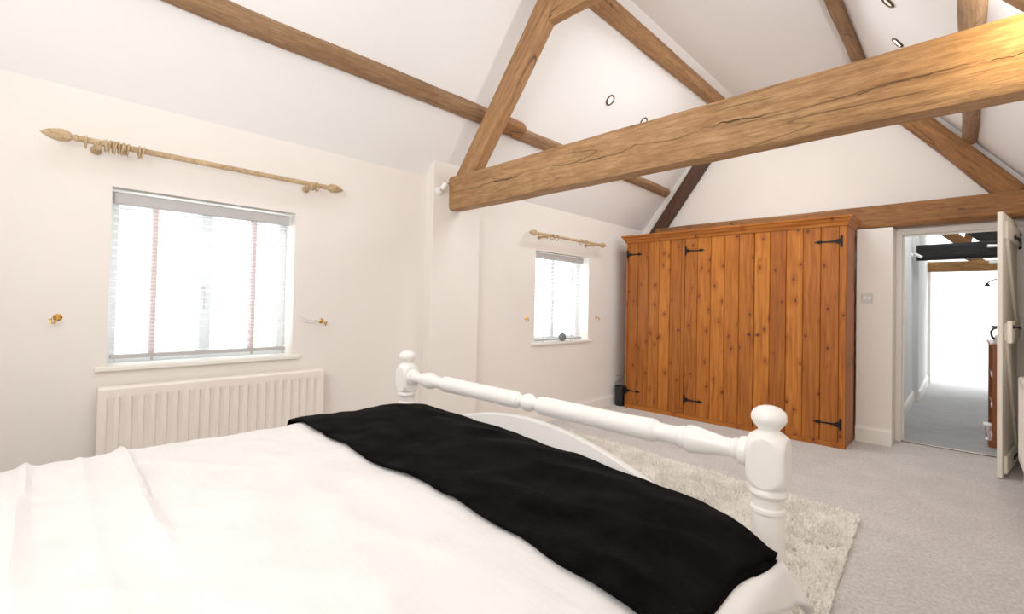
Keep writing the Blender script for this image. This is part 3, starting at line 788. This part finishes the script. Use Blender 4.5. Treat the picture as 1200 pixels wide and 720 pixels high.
# ------------------------------------------------------------------ curtain poles, rings, hooks
def finial(m, x, y, z, s, k=1.0):
    P = [(.012, 0), (.016, .004), (.016, .010), (.011, .014), (.011, .020), (.020, .026), (.026, .040), (.0275, .056), (.025, .076), (.018, .098), (.009, .116), (.002, .124)]
    n = 20; vs = []; fs = []
    for r, h in P:
        for q in range(n):
            a = 2*pi*q/n; rr = r*(1+(.05*cos(10*a) if .02 < h < .11 else 0))*k
            vs.append((x+rr*cos(a), y+s*h*k, z+rr*sin(a)))
    for i in range(len(P)-1):
        for q in range(n): fs.append((i*n+q, i*n+(q+1) % n, (i+1)*n+(q+1) % n, (i+1)*n+q))
    m.add(vs, fs)
def curtain_pole(label, y0, y1, z, br, k=1.0, x=-2.945):
    t = thing('curtain_pole', label, 'curtain pole', (x, (y0+y1)/2, z))
    o = MB().lathe([(.0145*k, y0), (.0145*k, y1)], (x, 0, z), 'y', 16).build('pole', 'limed', t, smooth=True)
    for y, s in ((y0, -1), (y1, 1)):
        m = MB(); finial(m, x, y, z, s, k); m.build('finial', 'limed', t, smooth=True)
    for y in br:
        m = MB()
        m.lathe([(.022*k, LX), (.022*k, LX+.008), (.017*k, LX+.014), (.011*k, LX+.022), (.010*k, x-.03), (.016*k, x-.02), (.012*k, x-.012)], (0, y, z-.016), 'x', 18)
        m.tube([(x+.021*k*cos(a), y, z+.021*k*sin(a)) for a in [pi*1.02+pi*.96*q/10 for q in range(11)]], .007*k, 8)
        m.lathe([(.016*k, -.013*k), (.019*k, -.008), (.019*k, .008), (.016*k, .013*k)], (x, y, z-.018*k), 'y', 14)
        m.build('bracket', 'limed', t, smooth=True)
    return t
def ring(label, x, y, z, k=1.0, tilt=0, group=None, first=[None]):
    m = MB(); R = .0265*k
    m.tube([(x+R*cos(a), y+tilt*R*sin(a), z-.0085*k+R*sin(a)) for a in [2*pi*q/24 for q in range(24)]], .0042*k, 8, closed=True)
    m.tube([(x+.004*cos(a), y, z-.042*k+.004*sin(a)) for a in [2*pi*q/10 for q in range(10)]], .001, 5, closed=True)
    o = m.build('curtain_ring', 'limed', smooth=True, loc=(x, y, z)); tag(o, label, 'curtain ring', group); return o
curtain_pole('long limed wood curtain pole above the left window', .115, 1.275, 1.924, (.185, 1.195))
PZ = 1.924
for q in range(8):
    ring('wooden curtain ring bunched at left end of long curtain pole', -2.945, .212+q*.0115+.002*(q % 3), PZ, tilt=.12*(q % 2), group='bunched rings on the long curtain pole')
ring('left ring of the pair standing apart on long curtain pole', -2.945, .338, PZ)
ring('right ring of the pair standing apart on long curtain pole', -2.945, .352, PZ, tilt=.2)
ring('single wooden ring outside left bracket of long curtain pole', -2.945, .142, PZ)
ring('single wooden ring outside right bracket of long curtain pole', -2.945, 1.225, PZ, tilt=-.2)
curtain_pole('short limed wood curtain pole above the small far window', 3.365, 4.43, 1.882, (3.50, 4.30))
for y, lb in ((3.585, 'first ring from left on the short far curtain pole'), (3.66, 'second ring from left on the short far curtain pole'), (4.07, 'third ring from left on the short far curtain pole'), (4.16, 'fourth ring from left on the short far curtain pole')):
    ring(lb, -2.945, y, 1.882, tilt=.1)
def hook(label, y, z, s):
    t = thing('tieback_hook', label, 'hook', (LX, y, z))
    MB().lathe([(.017, 0), (.017, .003), (.011, .007), (.006, .012)], (LX-.002, y, z), 'x', 18).build('rose', 'brass', t, smooth=True)
    m = MB(); m.tube([(LX+.01, y, z), (LX+.03, y, z), (LX+.042, y+s*.004, z-.012), (LX+.040, y+s*.012, z-.026), (LX+.028, y+s*.02, z-.027), (LX+.024, y+s*.024, z-.012)], .0035, 8)
    m.lathe([(.0, -.006), (.005, -.004), (.006, 0), (.005, .004), (0, .006)], (LX+.024, y+s*.024, z-.008), 'z', 10)
    m.build('prong', 'brass', t, smooth=True)
hook('brass tieback hook on wall left of the large window', .072, 1.09, -1)
hook('brass tieback hook between large window and plaster pier, cord looped on', 1.322, 1.056, 1)
hook('brass tieback hook on wall left of the small window', 3.335, 1.055, -1)
hook('brass tieback hook on wall right of the small window', 4.535, 1.055, 1)

# ------------------------------------------------------------------ lamps and electrics
t = thing('wall_spotlight', 'small white adjustable spotlight on pier beside tie beam end', 'spotlight', (-2.95, 2.185, 2.075))
MB().lathe([(.032, 0), (.032, .008), (.026, .016), (.012, .02)], (-2.95, 2.185, 2.07), 'x', 24).build('mount', 'plastic', t, smooth=True)
MB().tube([(-2.935, 2.185, 2.07), (-2.905, 2.18, 2.085)], .006, 8).build('arm', 'chrome', t)
d = Vector((.35, .35, .72)).normalized(); p = Vector((-2.905, 2.175, 2.075))
MB().tube([p, p+d*.01, p+d*.06], [.012, .019, .021], 16).build('lamp_head', 'plastic', t, smooth=True)
MB().tube([p+d*.0605, p+d*.068], .0235, 16).build('rim', 'chrome', t)
def downlight(label, x, y, z, side, lit):
    t = thing('recessed_downlight', label, 'downlight', (x, y, z))
    n = Vector((side*-.7826, 0, -.6225)) if side > 0 else Vector((.7826, 0, -.6225))
    e = n.cross(Vector((0,1,0))).normalized(); f = Vector((0,1,0)); c = Vector((x, y, z))+n*.004
    R = .042
    m = MB(); m.tube([c+e*(R*cos(a))+f*(R*sin(a)) for a in [2*pi*q/28 for q in range(28)]], .0085, 8, closed=True); m.build('rim', 'bronze', t, smooth=True)
    m = MB(); m.add([c+n*.001+e*(R*.85*cos(2*pi*q/28))+f*(R*.85*sin(2*pi*q/28)) for q in range(28)], [tuple(range(28))]); m.build('lens', 'lamp' if lit else 'lens', t, fix=False)
zl = lambda x: EZ+(x-LX)*T
zr = lambda x: EZ+1.15*T-(x+.70)*T
downlight('ring shaped downlight on left slope nearer to sloping rafter', -2.333, 3.636, zl(-2.333), -1, False)
downlight('ring shaped downlight on left slope just above the tie beam', -2.342, 4.276, zl(-2.342), -1, False)
RXD = -.349
downlight('downlight at top edge of photo on right slope', RXD, 3.78, zr(RXD), 1, False)
downlight('bright lit downlight peeping over top of the tie beam', RXD, 4.405, zr(RXD), 1, True)
# double light switch, double socket
def plate(name, label, cat, face):
    return thing(name, label, cat, face)
t = plate('light_switch', 'double light switch on white pillar by the doorway', 'light switch', (-.627, 5.31, 1.314))
MB().box((-.670, 5.302, 1.271), (-.584, 5.31, 1.357)).build('switch_plate', 'greyplastic', t, bevel=.003)
for x in (-.642, -.612): MB().box((x-.008, 5.298, 1.300), (x+.008, 5.303, 1.328)).build('rocker', 'plastic', t, bevel=.002)
t = plate('wall_socket', 'double wall socket low on left wall beside wardrobe', 'socket', (LX, 5.03, .30))
MB().box((LX, 4.955, .257), (LX+.009, 5.105, .343)).build('socket_plate', 'greyplastic', t, bevel=.003)
for y in (4.99, 5.07):
    MB().box((LX+.008, y-.02, .275), (LX+.0105, y+.02, .325)).build('outlet_face', 'plastic', t)
# bin
m = MB(); cx, cy = -2.945, 4.93
m.lathe([(.060, 0), (.062, .004), (.070, .22), (.073, .222), (.073, .232), (.068, .232), (.058, .01), (0, .01)], (cx, cy, 0), 'z', 32)
o = m.build('waste_bin', 'blackplastic', smooth=True, loc=(cx, cy, 0)); tag(o, 'small black bin on carpet between left wall and wardrobe', 'bin')

# ------------------------------------------------------------------ open ledged door
dr = thing('door_1', None, None, (.305, 5.585, 0), kind='structure')
dr.rotation_euler = (0, 0, math.atan2(-.99, -.155)); WL[dr.name] = Vector((0,0,0))
DL, DH = .70, 1.94
m = MB(); nb = 5
for q in range(nb):
    a, b = DL*q/nb, DL*(q+1)/nb
    g = .003
    m.prism([(a, -.017), (b, -.017), (b, .007), (b-g, .011), (a+g, .011), (a, .007)], .012, DH, 'z')
leaf = m.build('door_leaf', 'doorpaint', dr)
for z0, z1 in ((.035, .165), (1.0, 1.13), (1.745, 1.875)):
    MB().box((.03, .011, z0), (DL-.03, .033, z1)).build('ledge', 'doorpaint', dr, bevel=.006)
def brace(z0, z1):
    w = .05
    m = MB(); m.prism([(.05, z0), (.05+2*w, z0), (DL-.05, z1), (DL-.05-2*w, z1)], .011, .031, 'y'); m.build('brace', 'doorpaint', dr, bevel=.004)
brace(.165, 1.0); brace(1.13, 1.745)
lk = MB().box((DL-.15, .033, .985), (DL-.005, .056, 1.145)).build('rim_lock', 'doorpaint', dr, bevel=.003)
m = MB(); m.lathe([(.014, .0), (.014, .006), (.007, .01), (.007, .03)], (DL-.06, .056, 1.10), 'y', 14)
m.tube([(DL-.06, .083, 1.10), (DL-.09, .085, 1.098), (DL-.15, .085, 1.085)], [.008, .0075, .006], 10); m.build('handle', 'iron', dr, smooth=True)
m = MB(); m.lathe([(.014, .0), (.014, -.006), (.007, -.01), (.007, -.03)], (DL-.06, -.017, 1.10), 'y', 14)
m.tube([(DL-.06, -.047, 1.10), (DL-.09, -.049, 1.098), (DL-.15, -.049, 1.085)], [.008, .0075, .006], 10); m.build('handle', 'iron', dr, smooth=True)
def door_hinge(z):
    m = MB()
    m.tube([(-.004, .014, z-.05), (-.004, .014, z+.05)], .009, 10)
    P = [(.0, .028), (.05, .024), (.12, .012), (.3, .009), (.34, .02), (.36, .012), (.39, .001)]
    m.prism([(a, z+b) for a, b in P]+[(a, z-b) for a, b in reversed(P)], .034, .039, 'y')
    for s in (-1, 1): m.tube([(-.004, .016, z+s*.045), (.012, .03, z+s*.065), (.03, .036, z+s*.06), (.03, .036, z+s*.035)], .006, 8)
    m.build('hinge', 'iron', dr)
door_hinge(1.79); door_hinge(.10)

# ------------------------------------------------------------------ hallway beyond the door
HX0, HX1, HY1 = -.48, .55, 14.0
struct(MB().box((-3.6, Y1+.07, -.1), (3.2, HY1+.2, -.001)).build('floor_hall', 'hallcarpet'))
struct(MB().box((HX0-.1, Y1+.14, 0), (HX0, 8.25, 2.75)).build('wall_hall_left', 'hallwall'))
struct(MB().box((HX0-.1, 8.25, 0), (-.425, 10.55, 2.75)).build('wall_hall_left.001', 'hallwall'))
struct(MB().box((HX1, Y1+.14, 0), (HX1+.1, 10.6, 2.75)).build('wall_hall_right', 'hallwall'))
struct(MB().box((-3.6, HY1, 0), (3.2, HY1+.15, 3.6)).build('wall_hall_end', 'hallwall'))
struct(MB().box((-3.65, 10.55, 0), (-.58, 10.65, 3.2)).build('wall_hall_side', 'hallwall'))
struct(MB().box((.65, 10.55, 0), (3.25, 10.65, 3.2)).build('wall_hall_side.001', 'hallwall'))
struct(MB().box((-3.7, 10.55, 0), (-3.55, HY1+.1, 3.4)).build('wall_hall_west', 'hallwall'))
struct(MB().box((3.1, 10.55, 0), (3.25, HY1+.1, 3.4)).build('wall_hall_east', 'hallwall'))
struct(MB().prism([(-.62, 2.35), (.05, 3.1), (.72, 2.35), (.72, 2.5), (.05, 3.25), (-.62, 2.5)], Y1+.14, 10.56, 'y').build('ceiling_hall', 'ceiling'))
struct(MB().box((-3.7, 10.56, 3.3), (3.25, HY1+.2, 3.45)).build('ceiling_hall.001', 'ceiling'))
def hskirt(name, x, y0, y1, s, h=.14):
    struct(MB().prism([(x, 0), (x+s*.018, 0), (x+s*.018, h-.03), (x+s*.008, h), (x, h)], y0, y1, 'y').build(name, 'trim'))
hskirt('baseboard_hall', HX0, Y1+.14, 8.25, 1); hskirt('baseboard_hall.001', -.425, 8.25, 10.45, 1); hskirt('baseboard_hall.002', HX1, Y1+.14, 10.5, -1)
struct(MB().box((-3.5, HY1-.02, 0), (3.1, HY1, .14)).build('baseboard_hall.003', 'trim'))
m = MB(); m.box((-.43, 10.47, 0), (-.385, 10.68, 2.05)); m.box((-.43, 10.47, 2.05), (.5, 10.68, 2.10)) if False else None
struct(m.build('trim_5', 'trim', bevel=.004))
# panel joint on the end wall
struct(MB().box((-.02, HY1-.012, .14), (.02, HY1, 3.3)).build('trim_6', 'trim'))
timber('tie_beam', 'black-brown beam across the hallway seen through doorway', (-.435, 8.05, 1.965), (HX1+.02, 8.05, 1.975), .16, .2, 'oakdark', seed=21, power=8)
timber('tie_beam', 'honey coloured beam lower and farther down the hallway', (-.415, 10.3, 1.94), (HX1+.02, 10.3, 1.93), .16, .165, 'halloak', seed=22, power=8)
timber('hall_rafter', 'brown oak rafter slanting above the black-brown hallway beam', (-.42, 9.3, 2.62), (.14, 9.3, 2.06), .12, .135, 'oakbrown', up=(.7,0,.7), seed=23, power=6, cat='rafter')
timber('hall_strut', 'short reddish strut beside slanting rafter in hallway', (.02, 9.45, 2.12), (.18, 9.45, 2.92), .07, .09, 'oakbrown', up=(1,0,0), seed=24, cat='beam')
timber('hall_brace', 'black brace slanting down onto right of dark hallway beam', (.0, 8.2, 2.40), (.48, 8.2, 1.97), .1, .26, 'oakdark', up=(.7,0,.7), seed=25, power=7, cat='beam')
timber('hall_rafter', 'honey brown rafter just above the far hallway beam', (.0, 10.34, 2.13), (.36, 10.34, 1.9), .1, .11, 'halloak', up=(.5,0,.85), seed=26, cat='rafter')
def hall_spot(label, x, y, z, s):
    t = thing('wall_spotlight', label, 'spotlight', (x, y, z))
    MB().lathe([(.03, 0), (.03, s*.01), (.02, s*.018)], (x, y, z), 'x', 18).build('mount', 'plastic', t)
    a = Vector((x+s*.03, y-.01, z+.02)); b = a+Vector((s*.07, -.02, -.055)) if s > 0 else a+Vector((s*.1, -.02, .0))
    MB().tube([(x+s*.015, y, z), a], .006, 8).build('arm', 'chrome', t)
    MB().tube([a, a+(b-a)*.2, b], [.010, .016, .018], 14).build('lamp_head', 'plastic', t, smooth=True)
hall_spot('bright white spotlight on hall wall at left end of dark beam', HX0, 7.93, 1.93, 1)
hall_spot('white spotlight at right end of the black-brown hall beam', .34, 7.94, 1.98, -1)
hall_spot('white spotlight at right end of the honey hall beam', .42, 10.19, 1.96, -1)
t = thing('wall_lamp', 'small dark curled fitting on hallway end right of doorway', 'wall lamp', (.55, 10.3, 1.68))
MB().lathe([(.03, 0), (.03, -.012), (.012, -.02)], (HX1, 10.3, 1.70), 'x', 14).build('mount', 'iron', t)
m = MB(); m.tube([(HX1-.01, 10.3, 1.70), (.44, 10.28, 1.69), (.36, 10.26, 1.72), (.31, 10.26, 1.70), (.27, 10.26, 1.66)], .009, 8); m.build('arm', 'iron', t)
MB().lathe([(.012, 0), (.03, -.03), (.034, -.05)], (.27, 10.26, 1.665), 'z', 14).build('lamp_shade', 'iron', t)
t = thing('wall_socket', 'small socket low on bright end wall of the hallway', 'socket', (.08, HY1, .16))
MB().box((.02, HY1-.03, .15), (.14, HY1-.012, .24)).build('socket_plate', 'plastic', t, bevel=.003)
MB().box((.05, HY1-.055, .15), (.10, HY1-.03, .21)).build('plug', 'greyplastic', t, bevel=.004)
# bookcase inside the hall behind the open door
bc = thing('bookcase', 'low reddish pine bookcase in hallway behind the open door', 'bookcase', (.3, 6.3, 0))
BX0, BX1, BY0, BY1, BH = .192, .50, 5.98, 6.95, .90
MB().box((BX0, BY0, 0), (BX1, BY0+.022, BH)).build('side_panel', 'bookcase', bc, bevel=.002)
MB().box((BX0, BY1-.022, 0), (BX1, BY1, BH)).build('side_panel', 'bookcase', bc, bevel=.002)
MB().box((BX1-.012, BY0+.022, .05), (BX1, BY1-.022, BH)).build('back_panel', 'bookcase', bc)
MB().box((BX0-.012, BY0-.012, BH), (BX1, BY1+.012, BH+.022)).build('top', 'bookcase', bc, bevel=.003)
MB().box((BX0-.025, BY0-.015, 0), (BX1, BY1+.015, .06)).build('plinth', 'bookcase', bc, bevel=.004)
for z in (.32, .60): MB().box((BX0+.01, BY0+.022, z), (BX1-.012, BY1-.022, z+.02)).build('shelf', 'bookcase', bc)
for z, nm in ((.34, 'lower'), (.62, 'upper'), (.06, 'bottom')):
    o = MB().box((BX0+.0-.004, BY0+.05, z), (BX0+.16, BY0+.24, z+.03)).build('book', 'plastic', bevel=.002, loc=(BX0, BY0+.1, z))
    tag(o, f'pale book lying on {nm} shelf of hallway bookcase', 'book')
# grey bag with black handle on top, clear tub on the floor
bg = thing('storage_bag', 'grey bag with black loop handle on hallway bookcase', 'bag', (.27, 6.06, BH+.022))
m = MB(); m.prism([(.20, BH+.022), (.36, BH+.022), (.35, BH+.09), (.32, BH+.115), (.24, BH+.115), (.21, BH+.09)], 6.0, 6.16, 'y'); m.build('body', 'greyplastic', bg, bevel=.01)
m = MB(); m.tube([(.215, 6.02, BH+.05), (.188, 6.02, BH+.09), (.184, 6.02, BH+.135), (.20, 6.02, BH+.16), (.245, 6.02, BH+.172), (.29, 6.02, BH+.16)], .009, 8); m.build('handle', 'blackplastic', bg, smooth=True)
tb = thing('clear_tub', 'clear plastic tub standing on bookcase plinth in hallway', 'tub', (.17, 5.98, .06))
m = MB(); m.prism([(.150, .062), (.185, .062), (.187, .19), (.142, .19)], 5.985, 6.12, 'y'); m.build('body', 'glass', tb)
m = MB(); m.box((.139, 5.98, .186), (.188, 6.125, .194)); m.build('rim', 'greyplastic', tb)

# ------------------------------------------------------------------ light
def area(name, loc, size, energy, col=(1,1,1), target=None, sy=None, spread=None):
    l = bpy.data.lights.new(name, 'AREA'); l.energy = energy; l.color = col; l.size = size
    if sy: l.shape = 'RECTANGLE'; l.size_y = sy
    if spread: l.spread = spread
    o = bpy.data.objects.new(name, l); C.objects.link(o); o.location = loc
    if target is not None:
        o.rotation_euler = (Vector(target)-Vector(loc)).to_track_quat('-Z', 'Y').to_euler()
    else: o.rotation_euler = (0, 0, 0)
    return o
def spot(name, loc, target, energy, angle, col=(1, .95, .88), r=.04, blend=.6):
    l = bpy.data.lights.new(name, 'SPOT'); l.energy = energy; l.color = col; l.spot_size = math.radians(angle); l.spot_blend = blend; l.shadow_soft_size = r
    o = bpy.data.objects.new(name, l); C.objects.link(o); o.location = loc
    o.rotation_euler = (Vector(target)-Vector(loc)).to_track_quat('-Z', 'Y').to_euler(); return o
warm = (1, .995, .985)
# ceiling downlights: pairs on both slopes
for y, e in ((.3, 5), (1.35, 6), (3.78, 8.5), (4.405, 8.5)):
    spot('downlight_lamp', (RXD-.03, y, zr(RXD)-.04), (-2.6, y, 1.3), e*1.2, 130, warm, .05)
for y, e in ((.3, 3), (1.35, 5), (3.636, 9.5), (4.276, 9.5)):
    spot('downlight_lamp', (-2.30, y, zl(-2.333)-.04), (-.3, y, .3), e*1.2, 130, warm, .05)
# added soft fill lamps, high in the roof and behind the camera
area('room_fill', (-1.3, .2, 3.45), 1.0, 9, (.97, .985, 1), (-1.3, .5, 0), sy=1.8)
area('room_fill', (-1.0, -.75, 2.0), 1.6, 21, (.98, .99, 1), (-1.5, 3.5, 1.5), sy=1.2)
area('room_fill', (-1.3, 3.7, 3.45), .9, 24, (.96, .98, 1), (-1.3, 3.9, 0), sy=1.6)
# added upward fill lamp near the camera, lifts the ceiling like bounced flash
area('ceiling_fill', (-.75, -.45, 1.75), .7, 17, (.98, .99, 1), (-1.6, .9, 3.6), sy=.7)
# added fill spot, unseen at right, aimed up to brighten the flat ceiling
spot('roof_fill_spot', (.30, 2.50, 2.15), (-1.5, 3.6, 3.8), 66, 160, (.95, .975, 1), .06, .9)
# warm spot lamp washing right end of the tie beam
spot('beam_lamp', (.225, 2.13, 2.185), (.15, 2.28, 2.175), 9, 150, (1, .74, .34), .03, .9)
# added area lamps under the hall ceilings that wash the hallway bright
area('hall_fill', (0, 12.2, 3.25), 4.5, 270, (.97, .985, 1), (0, 12.3, 0), sy=2.4)
area('hall_fill', (.05, 7.2, 2.85), .3, 13, (.98, .99, 1), (.05, 7.2, 0), sy=2.0)

w = bpy.data.worlds.new('World'); bpy.context.scene.world = w; w.use_nodes = True
nt = w.node_tree; bgd = nt.nodes['Background']
bgd.inputs[0].default_value = (.96, .98, 1, 1); bgd.inputs[1].default_value = 4

# ------------------------------------------------------------------ camera
yaw, pitch, roll, F, dy = .772295384, .0172204062, .0204443543, 542.524658, -13.777414
f = Vector((-sin(yaw)*cos(pitch), cos(yaw)*cos(pitch), sin(pitch)))
r = Vector((cos(yaw), sin(yaw), 0)); u = r.cross(f)
r, u = r*cos(roll)+u*sin(roll), u*cos(roll)-r*sin(roll)
cam = bpy.data.cameras.new('Camera'); cam.sensor_fit = 'HORIZONTAL'; cam.sensor_width = 36; cam.lens = F/1200*36
cam.shift_y = dy/1200; cam.clip_start = .02
co = bpy.data.objects.new('Camera', cam); C.objects.link(co)
co.matrix_world = Matrix(((r.x, u.x, -f.x, 0), (r.y, u.y, -f.y, 0), (r.z, u.z, -f.z, 1.2), (0, 0, 0, 1)))
sc = bpy.context.scene; sc.camera = co
sc.view_settings.view_transform = 'Standard'; sc.view_settings.look = 'None'
sc.view_settings.exposure = 0.07; sc.view_settings.gamma = 1.15
sc.cycles.use_denoising = True
sc.cycles.max_bounces = 10; sc.cycles.diffuse_bounces = 6; sc.cycles.transparent_max_bounces = 16
sc.cycles.sample_clamp_indirect = 6
